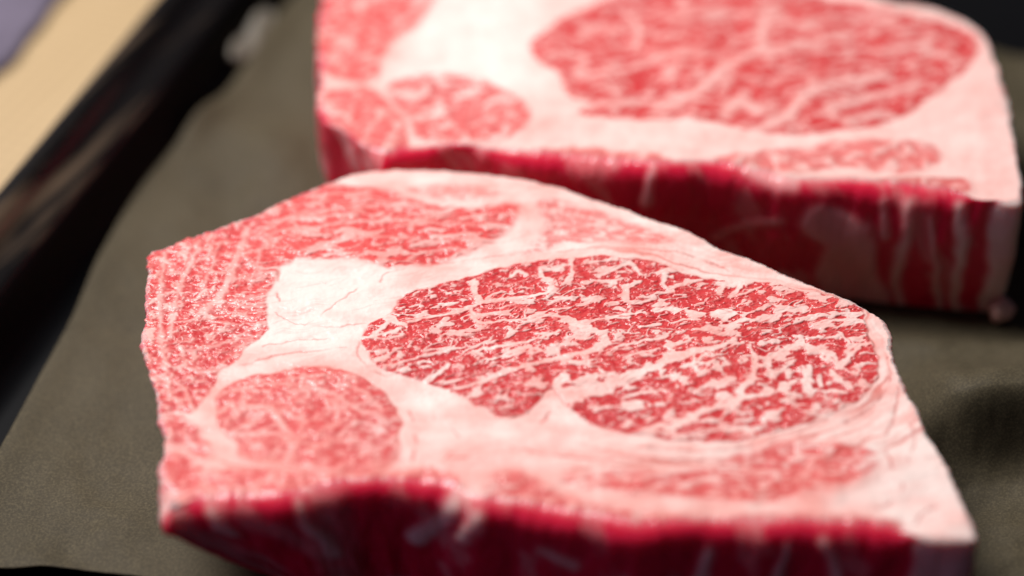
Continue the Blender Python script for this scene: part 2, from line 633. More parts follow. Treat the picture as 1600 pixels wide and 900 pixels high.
F_MUSCLES = [('eye_muscle', F_EYE), ('cap_muscle', F_CAP), ('thin_muscle', F_STRIP), ('back_muscle', F_BACK), ('round_muscle', F_ROUND),
             ('lobe_muscle', F_LOBE), ('flank_muscle', F_FLANK), ('rib_muscle', F_RIB), ('edge_muscle', F_EDGE)]

# fat veins inside the muscles: picture points, width at start and end in picture px
EYE_VEINS = px_lines([
    ([(741, 442), (743, 458), (750, 473)], 13, 12), ([(750, 474), (790, 469), (850, 461), (862, 446), (850, 432), (843, 422)], 9, 8),
    ([(745, 476), (725, 484), (690, 492), (660, 498), (640, 505)], 8, 5),
    ([(737, 480), (747, 503), (790, 501), (820, 505)], 7, 5), ([(820, 505), (860, 495), (880, 499), (905, 506), (933, 500), (975, 492), (1000, 487)], 7, 6),
    ([(885, 500), (910, 514), (940, 522), (944, 535), (930, 549), (900, 557), (860, 563), (820, 574), (780, 584), (742, 600), (712, 606)], 20, 6),
    ([(893, 408), (890, 436), (880, 446)], 9, 8), ([(935, 432), (965, 420), (985, 412), (1000, 430)], 9, 7), ([(978, 446), (980, 470), (1000, 472), (1022, 464)], 14, 9),
    ([(1036, 424), (1038, 446), (1046, 452)], 10, 6), ([(740, 548), (790, 540), (827, 534), (873, 520)], 8, 5), ([(607, 574), (640, 562), (673, 553), (727, 541)], 6, 5),
    ([(700, 567), (685, 580), (668, 592)], 8, 10), ([(606, 494), (620, 506), (634, 512)], 18, 9), ([(580, 528), (598, 512), (606, 505)], 7, 8),
    ([(868, 622), (905, 612), (950, 600), (1000, 582), (1045, 566), (1085, 552), (1125, 543)], 40, 6), ([(862, 650), (868, 610), (880, 590)], 26, 14),
    ([(1026, 485), (1042, 482), (1058, 484)], 16, 14), ([(1116, 493), (1130, 488), (1142, 492)], 17, 14), ([(1176, 503), (1196, 499), (1214, 494)], 12, 14),
    ([(1214, 488), (1234, 486), (1254, 486)], 14, 18), ([(1100, 516), (1112, 514), (1124, 516)], 12, 12), ([(1128, 512), (1150, 506), (1166, 500)], 10, 8), ([(1076, 490), (1086, 489), (1096, 491)], 12, 11),
    ([(1252, 524), (1250, 536), (1225, 545), (1205, 556), (1199, 570)], 10, 15), ([(1250, 534), (1272, 546), (1300, 556)], 16, 10), ([(1340, 545), (1322, 562), (1312, 575)], 12, 14),
    ([(1300, 552), (1312, 572), (1340, 588)], 9, 4), ([(1264, 572), (1260, 592), (1263, 612)], 15, 10), ([(1300, 580), (1312, 596), (1330, 606)], 12, 8), ([(1288, 612), (1306, 610), (1322, 614)], 10, 8),
    ([(1231, 580), (1232, 586)], 13, 12), ([(1205, 580), (1206, 588)], 14, 12), ([(1225, 600), (1220, 612), (1232, 616)], 12, 10), ([(1280, 585), (1284, 600)], 8, 8),
    ([(1048, 672), (1072, 656), (1100, 643), (1150, 628), (1206, 616)], 22, 8), ([(1155, 615), (1178, 588), (1180, 560), (1172, 540)], 14, 7), ([(1010, 684), (1022, 668), (1034, 662)], 26, 8),
    ([(1055, 556), (1090, 550), (1122, 546), (1146, 532)], 12, 8), ([(1066, 575), (1092, 570), (1110, 572)], 10, 6), ([(1082, 552), (1086, 575), (1098, 588)], 8, 5),
    ([(1150, 440), (1155, 452), (1140, 466)], 14, 8), ([(1140, 466), (1170, 458), (1190, 448)], 7, 4), ([(1215, 456), (1222, 464), (1240, 456)], 8, 5), ([(1048, 450), (1080, 440), (1096, 436)], 8, 3),
    ([(1270, 508), (1320, 502), (1352, 505)], 7, 8), ([(930, 640), (960, 634), (990, 640)], 8, 4), ([(975, 620), (1000, 612), (1040, 610)], 6, 6), ([(1090, 680), (1130, 672), (1170, 672)], 6, 10),
    ([(855, 478), (870, 470), (895, 470)], 5, 6), ([(910, 468), (925, 466), (938, 468)], 9, 8), ([(800, 430), (812, 424), (822, 428)], 8, 6), ([(960, 545), (1000, 535), (1040, 528)], 7, 6),
    ([(980, 560), (1005, 550), (1030, 546)], 8, 5), ([(760, 560), (800, 556), (840, 545)], 6, 4), ([(1310, 520), (1325, 535), (1322, 552)], 6, 6)])
CAP_VEINS = px_lines([
    ([(312, 378), (298, 415), (280, 453), (270, 492), (268, 530)], 9, 10), ([(388, 358), (370, 405), (352, 452), (330, 475), (316, 490)], 11, 14), ([(258, 395), (252, 450), (250, 500), (256, 560), (266, 615)], 7, 10),
    ([(420, 348), (500, 330), (600, 322), (690, 330)], 6, 4), ([(440, 372), (520, 352), (610, 345), (740, 352)], 5, 5), ([(470, 395), (520, 378), (600, 370), (690, 376), (740, 370)], 6, 4),
    ([(592, 420), (596, 405), (600, 398)], 20, 5), ([(640, 405), (660, 392), (700, 388), (730, 390)], 6, 5), ([(430, 428), (408, 425), (392, 415)], 8, 4), ([(318, 490), (330, 500), (372, 505)], 6, 4),
    ([(296, 548), (330, 540), (368, 530)], 5, 5), ([(270, 505), (300, 500), (318, 490)], 5, 8), ([(300, 575), (330, 580), (350, 572)], 6, 8), ([(410, 388), (400, 420), (388, 450)], 6, 4), ([(500, 320), (440, 345), (400, 372)], 6, 8),
    ([(344, 378), (330, 420), (316, 450)], 4, 5), ([(360, 470), (390, 480), (412, 478)], 4, 6), ([(286, 600), (296, 625), (300, 640)], 7, 10)])
ROUND_VEINS = px_lines([
    ([(378, 640), (400, 634), (430, 642), (440, 662), (455, 680)], 12, 8), ([(375, 678), (410, 676), (445, 682), (462, 700), (448, 715)], 9, 9), ([(362, 608), (420, 600), (480, 604), (530, 620), (560, 640), (590, 645)], 7, 6),
    ([(470, 604), (480, 590), (510, 588)], 8, 5), ([(520, 630), (530, 650), (516, 668)], 8, 4), ([(345, 640), (362, 630), (372, 645)], 9, 9), ([(385, 600), (378, 620), (380, 640)], 6, 9), ([(540, 600), (570, 615), (596, 640)], 5, 6), ([(470, 640), (474, 660), (466, 690)], 5, 5),
    ([(545, 665), (570, 660), (600, 672)], 7, 4), ([(480, 705), (530, 690), (580, 695)], 7, 5)])
FAT_LINES = px_lines([
    ([(478, 508), (533, 470), (572, 438)], 2, 3), ([(428, 486), (450, 500), (520, 512), (570, 505)], 2, 2), ([(410, 540), (470, 530), (540, 528)], 3, 2), ([(372, 570), (450, 552), (540, 545)], 4, 2),
    ([(560, 535), (562, 560), (580, 580), (620, 592)], 3, 4), ([(594, 440), (602, 428), (630, 420)], 3, 2), ([(1376, 600), (1350, 628), (1290, 655), (1220, 685), (1120, 704), (1000, 700)], 5, 3), ([(1386, 560), (1388, 600), (1365, 632), (1320, 660)], 3, 5),
    ([(700, 720), (745, 716), (775, 715)], 4, 6), ([(838, 668), (850, 652), (862, 640)], 5, 3), ([(690, 660), (720, 690), (700, 720)], 3, 4), ([(1385, 705), (1392, 725), (1410, 740)], 5, 4), ([(1412, 755), (1400, 778), (1372, 795)], 5, 4), ([(1480, 785), (1450, 795), (1430, 820)], 4, 4),
    ([(440, 418), (432, 450), (436, 470)], 4, 4), ([(700, 408), (770, 398), (818, 394)], 2, 2), ([(860, 395), (960, 388), (1080, 400), (1150, 428)], 2, 3), ([(1420, 650), (1430, 690), (1420, 720)], 3, 3), ([(1405, 600), (1400, 640), (1385, 680)], 3, 3), ([(800, 700), (880, 712), (1000, 720), (1100, 716)], 3, 4),
    ([(880, 735), (980, 726), (1080, 722)], 4, 3), ([(640, 640), (650, 690), (640, 730)], 4, 5), ([(330, 690), (345, 720), (420, 735)], 3, 5)])


def line_blur(P, poly, width):
    return np.exp(-(poly / width) ** 2)


def shade_front(P, W, sd):
    x, y = P[:, 0], P[:, 1]
    n = len(P)
    lean = np.zeros(n); pale = np.zeros(n); hgt = np.zeros(n)
    ins = [sstep(-0.00035, 0.00035, s) for s in sd]
    lowf = fbm(x / 0.03, y / 0.03, 91, 3)
    # --- eye: coarse flecks along the grain, drawn veins, small speckle
    ang = 9 + 14 * sstep(0.0, 0.07, x) * sstep(0.0, -0.03, y)
    big = flecks(P, ang, 0.0080, 0.0036, 21)
    mid = flecks(P, ang + 8, 0.0054, 0.0028, 25, 0.0018)
    fine = flecks(P, ang - 5, 0.0021, 0.0011, 29, 0.001)
    sel = 0.10 * lowf
    coarse = sstep(0.0, 0.06, x)           # chunkier flecks towards the right end
    net = flecks(P, ang + 4, 0.0125, 0.0062, 33, 0.003)
    thread = (1 - sstep(0.025, 0.095, np.abs(net))) * sstep(-0.35, 0.15, fbm(x / 0.007, y / 0.007, 35, 2) + 0.1)
    qg = P + 0.0006 * np.stack([fbm(x / 0.003, y / 0.003, 37, 2), fbm(x / 0.003, y / 0.003, 39, 2)], 1)
    gu, gv = rot(qg, ang)
    grain = cells(gu / 0.0030, gv / 0.0021, 43)            # bundles of fibres, parted by thin pale lines
    gline = (1 - sstep(0.05, 0.26, grain)) * sstep(-0.4, 0.25, fbm(x / 0.005, y / 0.005, 49, 2))
    fat = 0.46 * gline
    fat = np.maximum(fat, 0.95 * sstep(0.46, 0.60, big + sel + 0.06 * coarse))
    fat = np.maximum(fat, mix(0.80, 0.95, coarse) * sstep(0.30, 0.48, mid + 0.3 * big + sel * 0.5 + 0.05 * coarse))
    fat = np.maximum(fat, 0.90 * thread)
    fat = np.maximum(fat, mix(0.52, 0.42, coarse) * sstep(0.26, 0.55, fine + 0.15 * mid))
    W2 = P + 0.00055 * np.stack([fbm(x / 0.0034, y / 0.0034, 153, 3), fbm(x / 0.0034, y / 0.0034, 163, 3)], 1)
    ve = strokes(W2, EYE_VEINS, 0.00045, 0.55)
    fat = np.maximum(fat, ve)
    k = ins[0]
    rise = sstep(0.0, 0.55, fat)
    fatc = fat * sstep(0.20, 0.72, fat)
    lean = np.maximum(lean, k * (1 - fatc)); crease = np.exp(-((fat - 0.30) / 0.16) ** 2)
    pale += k * np.clip(0.46 - 0.28 * crease + 0.22 * fine + 0.12 * mid + 0.18 * lowf, 0, 1)
    hgt += k * (0.00022 * rise + 0.00010 * sstep(0.0, 0.5, grain) + 0.00006 * fine + 0.00008 * mid)
    # --- cap, round, others: bundles parted by thin pale lines
    def bundles(deg, along, across, seed, width):
        q = P + 0.0012 * np.stack([fbm(x / 0.006, y / 0.006, seed, 2), fbm(x / 0.006, y / 0.006, seed + 4, 2)], 1)
        u, v = rot(q, deg)
        c1 = cells(u / along, v / across, seed)
        c2 = cells(u / along * 2.3, v / across * 2.3, seed + 9)
        w = width * (1 + 0.9 * fbm(x / 0.01, y / 0.01, seed + 2, 2))
        blot = sstep(-0.15, 0.45, fbm(x / 0.0032, y / 0.0026, seed + 20, 3))
        web = np.maximum(0.9 * (1 - sstep(w * 0.2, w * 1.8, c1)), 0.5 * (1 - sstep(w * 0.2, w * 1.8, c2)))
        return np.clip(web * (0.35 + 0.75 * blot) + 0.30 * blot - 0.06, 0, 1)
    kx = sstep(-0.08, -0.055, x)          # bundles on the left, long streaks along the top
    b1 = np.clip(bundles(60, 0.0036, 0.0030, 41, 0.17) * 1.2, 0, 1)
    s1 = sstep(0.10, 0.36, flecks(P, 8, 0.011, 0.0026, 45))
    s1 = np.maximum(s1, 0.8 * sstep(0.2, 0.45, flecks(P, 8, 0.004, 0.0018, 47)))
    fat = mix(b1, s1, kx)
    fat = np.maximum(fat, 0.9 * strokes(W2, CAP_VEINS, 0.0008, 0.7))
    soft_top = 0.0004 + 0.0016 * sstep(-0.02, 0.03, y)
    k = sstep(-soft_top, soft_top, sd[1])
    lean = np.maximum(lean, k * (1 - mix(0.86, 0.72, kx) * fat)); pale += k * (0.34 + 0.36 * kx + 0.2 * lowf)
    hgt += k * (0.00022 * fat + 0.00012 * fine)
    for i, (deg, al, ac, wd, keep, pl) in {2: (5, 0.012, 0.003, 0.2, 0.55, 0.8), 3: (-8, 0.010, 0.003, 0.2, 0.72, 0.62), 4: (10, 0.0050, 0.0034, 0.17, 0.92, 0.42), 5: (-40, 0.006, 0.004, 0.2, 0.92, 0.45),
                                           6: (5, 0.012, 0.005, 0.16, 0.94, 0.56), 7: (12, 0.011, 0.0045, 0.22, 0.90, 0.66), 8: (0, 0.014, 0.004, 0.2, 0.85, 0.5)}.items():
        f2 = np.maximum(bundles(deg, al, ac, 50 + i * 7, wd), 0.8 * sstep(0.22, 0.5, flecks(P, deg, al, ac * 0.8, 70 + i * 5)))
        if i == 4:
            f2 = np.maximum(f2 * 0.8, strokes(W2, ROUND_VEINS, 0.0009, 0.7))
        edge = 0.0012 if i == 5 else 0.0016
        if i == 4:
            edge = 0.0004 + 0.0030 * sstep(plan([(480, 680)])[0][1], plan([(480, 725)])[0][1], y)
        k = sstep(-edge, edge, sd[i])
        new = k * keep * (1 - 0.85 * f2)
        pale = np.where(new > lean, pl + 0.15 * lowf, pale)
        lean = np.maximum(lean, new)
        hgt += k * (0.00015 * f2 + 0.0001 * fine)
    pale = np.clip(pale, 0, 1)
    # --- fat between the muscles
    pocket = plan([(500, 470)])[0]
    dp = np.hypot((x - pocket[0]) / 0.022, (y - pocket[1]) / 0.024)
    corner = plan([(1460, 760)])[0]
    dc = np.hypot((x - corner[0]) / 0.022, (y - corner[1]) / 0.030)
    warm = 0.46 + 0.42 * fbm(x / 0.014, y / 0.008, 95, 3) + 0.10 * lowf
    warm += 0.02 * ins[0] + 0.22 * ins[1] + 0.2 * ins[4]
    warm -= 0.44 * sstep(1.15, 0.6, dp) + 0.30 * sstep(1.2, 0.5, dc)
    front_y = plan([(800, 700)])[0][1]
    warm += 0.30 * sstep(front_y + 0.004, front_y - 0.012, y) * sstep(0.6, 1.1, dc)
    warm += 0.30 * sstep(-0.03, -0.06, x) * sstep(-0.02, -0.045, y)
    # growth lines in the fat, running round the eye
    ring = perlin(sd[0] / 0.0016 + 0.6 * fbm(x / 0.012, y / 0.012, 121, 2), (x + y) / 0.03, 123)
    ringw = sstep(0.0, 0.05, x) * (1 - ins[0]) * sstep(-0.024, -0.020, sd[0])
    warm += 0.42 * ring * ringw
    blood_ring = 0.42 * sstep(0.34, 0.60, ring) * ringw
    blood = 0.60 * strokes(W2, FAT_LINES, 0.0004) * sstep(-0.35, 0.35, fbm(x / 0.006, y / 0.006, 99, 2) + 0.2)
    fib = sstep(0.35, 0.75, flecks(P, 15, 0.016, 0.0016, 103))
    blood = np.maximum(blood, 0.12 * fib)
    edge_line = 0.55 * np.exp(-((sd[0] + 0.0001) / 0.00032) ** 2) * sstep(-0.1, 0.5, fbm(x / 0.008, y / 0.008, 107, 2) + 0.2)
    edge_line = np.maximum(edge_line, 0.4 * np.exp(-((sd[4] + 0.0001) / 0.00035) ** 2))
    blood = np.maximum(np.maximum(blood, edge_line), blood_ring)
    hgt -= 0.00018 * blood
    hgt += 0.0012 * lowf * 0.6 + 0.00018 * fbm(x / 0.006, y / 0.005, 111, 3) + 0.00004 * fbm(x / 0.0011, y / 0.0011, 113, 2)
    return np.column_stack([lean, pale, np.clip(warm, 0, 1), np.clip(blood, 0, 1)]), hgt


F_WALL_Y = float(plan([(900, 820)])[0][1])
F_WALL_FAT = [(on_front(p, F_WALL_Y), a * PXM / 2, b * PXM / 2) for p, a, b in [
    ([(468, 826), (482, 860), (500, 905)], 10, 26), ([(712, 820), (728, 830), (742, 842), (730, 856)], 6, 16), ([(700, 830), (690, 855), (655, 890)], 24, 34), ([(740, 835), (725, 870)], 22, 16),
    ([(1480, 830), (1482, 900), (1484, 980)], 100, 110), ([(1290, 835), (1310, 880), (1330, 930)], 14, 20), ([(1110, 850), (1090, 900)], 10, 22), ([(1230, 840), (1216, 900)], 8, 16), ([(330, 830), (350, 860)], 14, 20), ([(850, 870), (900, 885)], 10, 14)]]


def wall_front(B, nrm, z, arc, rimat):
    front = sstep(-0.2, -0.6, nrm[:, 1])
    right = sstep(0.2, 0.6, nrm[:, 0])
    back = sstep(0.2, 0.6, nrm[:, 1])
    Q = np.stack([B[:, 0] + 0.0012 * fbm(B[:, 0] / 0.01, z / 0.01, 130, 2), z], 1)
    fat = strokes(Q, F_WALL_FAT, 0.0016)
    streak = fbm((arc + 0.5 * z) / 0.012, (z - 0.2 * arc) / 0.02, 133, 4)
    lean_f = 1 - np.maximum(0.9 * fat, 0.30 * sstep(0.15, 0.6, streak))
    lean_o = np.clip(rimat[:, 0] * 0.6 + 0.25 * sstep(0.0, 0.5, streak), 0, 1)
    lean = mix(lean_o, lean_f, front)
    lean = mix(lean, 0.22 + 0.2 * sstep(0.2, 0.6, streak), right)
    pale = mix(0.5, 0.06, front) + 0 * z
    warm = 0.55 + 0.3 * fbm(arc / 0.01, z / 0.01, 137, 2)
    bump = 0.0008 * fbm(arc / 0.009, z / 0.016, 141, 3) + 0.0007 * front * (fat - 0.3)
    return np.column_stack([lean, pale, np.clip(warm, 0, 1), 0 * z]), bump


def under_front(B):
    xl = plan([(250, 800)])[0][0]
    yf = plan([(250, 800)])[0][1]
    d = np.hypot(B[:, 0] - xl, (B[:, 1] - yf) * 0.8)
    return 0.004 + 0.022 * np.exp(-(d / 0.030) ** 2) + 0.006 * sstep(-0.06, -0.09, B[:, 0])


def rim_front(B):
    yf = plan([(800, 760)])[0][1]
    return 0.0010 + 0.0050 * sstep(yf + 0.004, yf - 0.004, B[:, 1]) * sstep(plan([(1440, 840)])[0][0], plan([(1380, 840)])[0][0], B[:, 0])


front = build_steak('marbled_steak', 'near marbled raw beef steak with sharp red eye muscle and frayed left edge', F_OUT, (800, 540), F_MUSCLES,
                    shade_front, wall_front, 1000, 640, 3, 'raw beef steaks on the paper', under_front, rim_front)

# ------------------------------------------------------------------ the rear steak
R_OUT = [(503, -25), (504, 0), (498, 40), (495, 80), (500, 120), (496, 150), (500, 172), (510, 190), (535, 204), (557, 222), (580, 240), (600, 250), (640, 244), (693, 234), (729, 232), (760, 242),
         (800, 250), (860, 255), (930, 262), (1000, 268), (1040, 270), (1111, 267), (1182, 280), (1239, 292), (1324, 295), (1374, 300), (1440, 307), (1513, 313), (1575, 316), (1595, 313), (1598, 300), (1592, 250), (1580, 180),
         (1565, 120), (1550, 78), (1535, 52), (1510, 30), (1470, 13), (1430, 5), (1380, -2), (1250, -36), (1050, -62), (850, -76), (650, -66), (540, -46)]
R_EYE = [(828, 72), (850, 50), (880, 25), (940, 0), (1010, -25), (1150, -30), (1300, -4), (1400, 18), (1480, 34), (1520, 54), (1530, 76), (1512, 106), (1470, 140), (1420, 176), (1350, 200), (1250, 209), (1180, 206),
         (1110, 190), (1000, 187), (940, 183), (903, 178), (922, 160), (884, 148), (870, 112), (842, 96)]
R_ROUND = [(606, 142), (636, 120), (700, 114), (760, 124), (808, 152), (829, 180), (816, 206), (770, 222), (700, 226), (652, 218), (640, 190)]
R_CAP = [(490, -20), (600, -40), (690, -30), (672, 10), (645, 42), (612, 72), (598, 100), (590, 122), (560, 132), (500, 110), (486, 60)]
R_LOBE = [(490, 150), (530, 140), (575, 138), (612, 165), (632, 190), (636, 228), (600, 258), (560, 230), (500, 190)]
R_RIB = [(1080, 258), (1120, 244), (1190, 234), (1330, 220), (1440, 220), (1470, 238), (1455, 262), (1390, 272), (1330, 262), (1250, 268), (1150, 262)]
R_FLANK = [(800, 248), (830, 236), (900, 230), (980, 236), (1040, 246), (1060, 262), (1000, 266), (930, 260), (860, 252)]
R_EDGE = [(1300, 288), (1380, 282), (1450, 278), (1510, 282), (1515, 300), (1440, 302), (1374, 297)]
R_MUSCLES = [('eye_muscle', R_EYE), ('round_muscle', R_ROUND), ('cap_muscle', R_CAP), ('lobe_muscle', R_LOBE), ('rib_muscle', R_RIB), ('flank_muscle', R_FLANK), ('edge_muscle', R_EDGE)]
R_VEINS = px_lines([
    ([(1030, 165), (1090, 145), (1130, 110), (1190, 80), (1250, 70), (1330, 55)], 16, 10), ([(1185, 80), (1190, 50), (1200, 20)], 14, 10), ([(1180, 205), (1225, 185), (1260, 150), (1300, 130), (1380, 115)], 14, 12),
    ([(1135, 170), (1160, 160), (1180, 172)], 18, 18), ([(1300, 165), (1360, 150), (1440, 130)], 12, 10), ([(900, 120), (970, 110), (1040, 90), (1100, 85)], 8, 8), ([(980, 20), (1000, 50), (990, 80)], 12, 8), ([(925, 165), (1000, 160), (1060, 168)], 10, 8), ([(1380, 80), (1440, 75), (1490, 95)], 10, 10),
    ([(1250, 40), (1330, 25), (1400, 40)], 8, 8), ([(1060, 30), (1120, 20), (1180, 25)], 8, 8), ([(1320, 190), (1370, 178), (1400, 182)], 10, 8)])
R_LEAN = px_lines([([(1120, 258), (1200, 248), (1300, 246), (1440, 250)], 5, 5), ([(1240, 268), (1290, 260), (1310, 252), (1340, 262)], 5, 6), ([(1340, 284), (1420, 278), (1505, 282)], 6, 8)])


def ins_(s):
    return sstep(-0.006, 0.002, s)


def shade_rear(P, W, sd):
    x, y = P[:, 0], P[:, 1]
    lowf = fbm(x / 0.03, y / 0.03, 191, 3)
    lean = np.zeros(len(P)); pale = np.zeros(len(P)); hgt = np.zeros(len(P))
    rn = flecks(P, 12, 0.016, 0.008, 193, 0.003)
    fat = 0.5 * (1 - sstep(0.03, 0.20, np.abs(rn))) * sstep(-0.3, 0.2, fbm(x / 0.008, y / 0.008, 197, 2))
    fat = np.maximum(fat, np.maximum(0.7 * sstep(0.22, 0.50, flecks(P, 14, 0.008, 0.0034, 195) + 0.1 * lowf), 0.55 * sstep(0.15, 0.5, flecks(P, 14, 0.0036, 0.0018, 199))))
    fat = np.maximum(fat, 0.85 * strokes(W, [(p, a * 1.5, b * 1.5) for p, a, b in R_VEINS], 0.0016, 0.6))
    spec = {0: (1.0, 0.34), 1: (0.86, 0.50), 2: (0.88, 0.46), 3: (0.85, 0.46), 4: (0.75, 0.6), 5: (0.8, 0.55), 6: (0.8, 0.3)}
    for i, (keep, pl) in spec.items():
        f2 = fat if i == 0 else np.maximum(0.85 * sstep(0.16, 0.46, flecks(P, 10 + 12 * i, 0.007, 0.0042, 200 + 6 * i)), 0.5 * sstep(0.1, 0.5, flecks(P, 0, 0.003, 0.003, 230 + i)))
        e = 0.0005 if i in (0,) else 0.0012
        k = sstep(-e, e, sd[i])
        new = k * keep * (1 - 0.9 * f2)
        pale = np.where(new > lean, pl + 0.15 * lowf, pale)
        lean = np.maximum(lean, new)
        hgt += 0.0003 * k * f2
    warm = 0.46 + 0.22 * fbm(x / 0.014, y / 0.008, 240, 3) + 0.1 * lowf + 0.3 * np.maximum(ins_(sd[2]), ins_(sd[3]))
    c = plan([(730, 60)])[0]
    warm -= 0.34 * sstep(1.2, 0.5, np.hypot((x - c[0]) / 0.026, (y - c[1]) / 0.05))
    blood = 0.5 * strokes(W, R_LEAN, 0.0006)
    hgt += 0.0008 * lowf + 0.0002 * fbm(x / 0.005, y / 0.005, 245, 2)
    return np.column_stack([lean, np.clip(pale, 0, 1), np.clip(warm, 0, 1), blood]), hgt


R_WALL_Y = float(plan([(1250, 295)])[0][1])
R_WALL_FAT = [(on_front(p, R_WALL_Y), a * PXM / 2, b * PXM / 2) for p, a, b in [
    ([(1280, 345), (1330, 370), (1330, 420), (1350, 470)], 60, 110), ([(1160, 292), (1200, 300), (1240, 296)], 14, 26), ([(1036, 268), (1022, 300), (1016, 340)], 12, 20), ([(960, 300), (975, 285), (1000, 275)], 8, 10),
    ([(1415, 310), (1420, 350), (1408, 420), (1420, 480)], 18, 14), ([(1500, 310), (1506, 350), (1500, 420), (1512, 490)], 20, 16), ([(1572, 310), (1570, 400), (1564, 490)], 56, 46), ([(1380, 310), (1384, 360)], 10, 12), ([(1450, 330), (1470, 420), (1480, 490)], 8, 12),
    ([(1120, 400), (1170, 370), (1230, 350)], 8, 10), ([(720, 236), (716, 258), (700, 280)], 16, 20), ([(650, 246), (652, 268)], 14, 14), ([(790, 252), (780, 280)], 20, 16), ([(1230, 440), (1280, 480)], 20, 26)]]


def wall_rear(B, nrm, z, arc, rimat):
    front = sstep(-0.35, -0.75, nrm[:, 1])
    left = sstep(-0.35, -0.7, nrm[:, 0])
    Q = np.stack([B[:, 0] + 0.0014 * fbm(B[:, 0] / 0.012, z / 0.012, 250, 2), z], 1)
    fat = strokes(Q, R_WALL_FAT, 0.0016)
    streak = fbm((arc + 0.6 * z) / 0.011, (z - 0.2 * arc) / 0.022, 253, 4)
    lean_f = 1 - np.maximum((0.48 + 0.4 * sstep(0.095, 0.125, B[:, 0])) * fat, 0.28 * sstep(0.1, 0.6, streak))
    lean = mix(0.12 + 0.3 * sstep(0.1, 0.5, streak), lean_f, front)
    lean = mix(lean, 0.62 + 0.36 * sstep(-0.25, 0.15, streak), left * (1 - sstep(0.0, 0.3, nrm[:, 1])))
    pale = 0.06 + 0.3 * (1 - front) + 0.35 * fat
    bump = 0.0008 * fbm(arc / 0.009, z / 0.016, 257, 3) + 0.0008 * front * (fat - 0.3)
    return np.column_stack([lean, pale, np.clip(0.3 + 0.3 * streak, 0, 1), 0 * z]), bump


def under_rear(B):
    return 0.003 + 0 * B[:, 0]


def rim_rear(B):
    yf = plan([(900, 238)])[0][1]
    return 0.0011 + 0.0046 * sstep(yf + 0.004, yf - 0.004, B[:, 1]) * sstep(plan([(1530, 310)])[0][0], plan([(1480, 310)])[0][0], B[:, 0])


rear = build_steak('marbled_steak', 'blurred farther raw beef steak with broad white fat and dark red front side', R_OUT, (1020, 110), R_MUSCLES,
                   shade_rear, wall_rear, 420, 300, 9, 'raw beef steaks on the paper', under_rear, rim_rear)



def fat_nub(parent):
    c = on_plane(np.array([1564]), np.array([484]), 0.0032)[0]
    nu_, nv_ = 20, 12
    V = []
    for j in range(nv_ + 1):
        th = math.pi * j / nv_
        for i in range(nu_):
            ph = 2 * math.pi * i / nu_
            V.append((math.sin(th) * math.cos(ph), math.sin(th) * math.sin(ph), math.cos(th)))
    V = np.array(V)
    V *= (1 + 0.3 * perlin(V[:, 0] * 1.3 + 2, V[:, 1] * 1.3 + V[:, 2], 77))[:, None] * np.array([0.0040, 0.0034, 0.0032])
    F = np.array([(j * nu_ + i, (j + 1) * nu_ + i, (j + 1) * nu_ + (i + 1) % nu_, j * nu_ + (i + 1) % nu_) for j in range(nv_) for i in range(nu_)])
    V = V + c - np.array(parent.location)
    mesh_obj('fat_nub', V, F, M_FAT, parent, np.tile([0.1, 0.4, 0.5, 0.0], (len(V), 1)))


fat_nub(rear)

# ------------------------------------------------------------------ paper
RIM_EDGE = plan([(0, 300), (247, 0)], 0.0215)                   # outer edge of the tray's left rim
tdir = (RIM_EDGE[1] - RIM_EDGE[0]) / np.linalg.norm(RIM_EDGE[1] - RIM_EDGE[0])
tnor = np.array([tdir[1], -tdir[0]])                            # into the tray
TRAY_ANG = math.atan2(tdir[1], tdir[0])


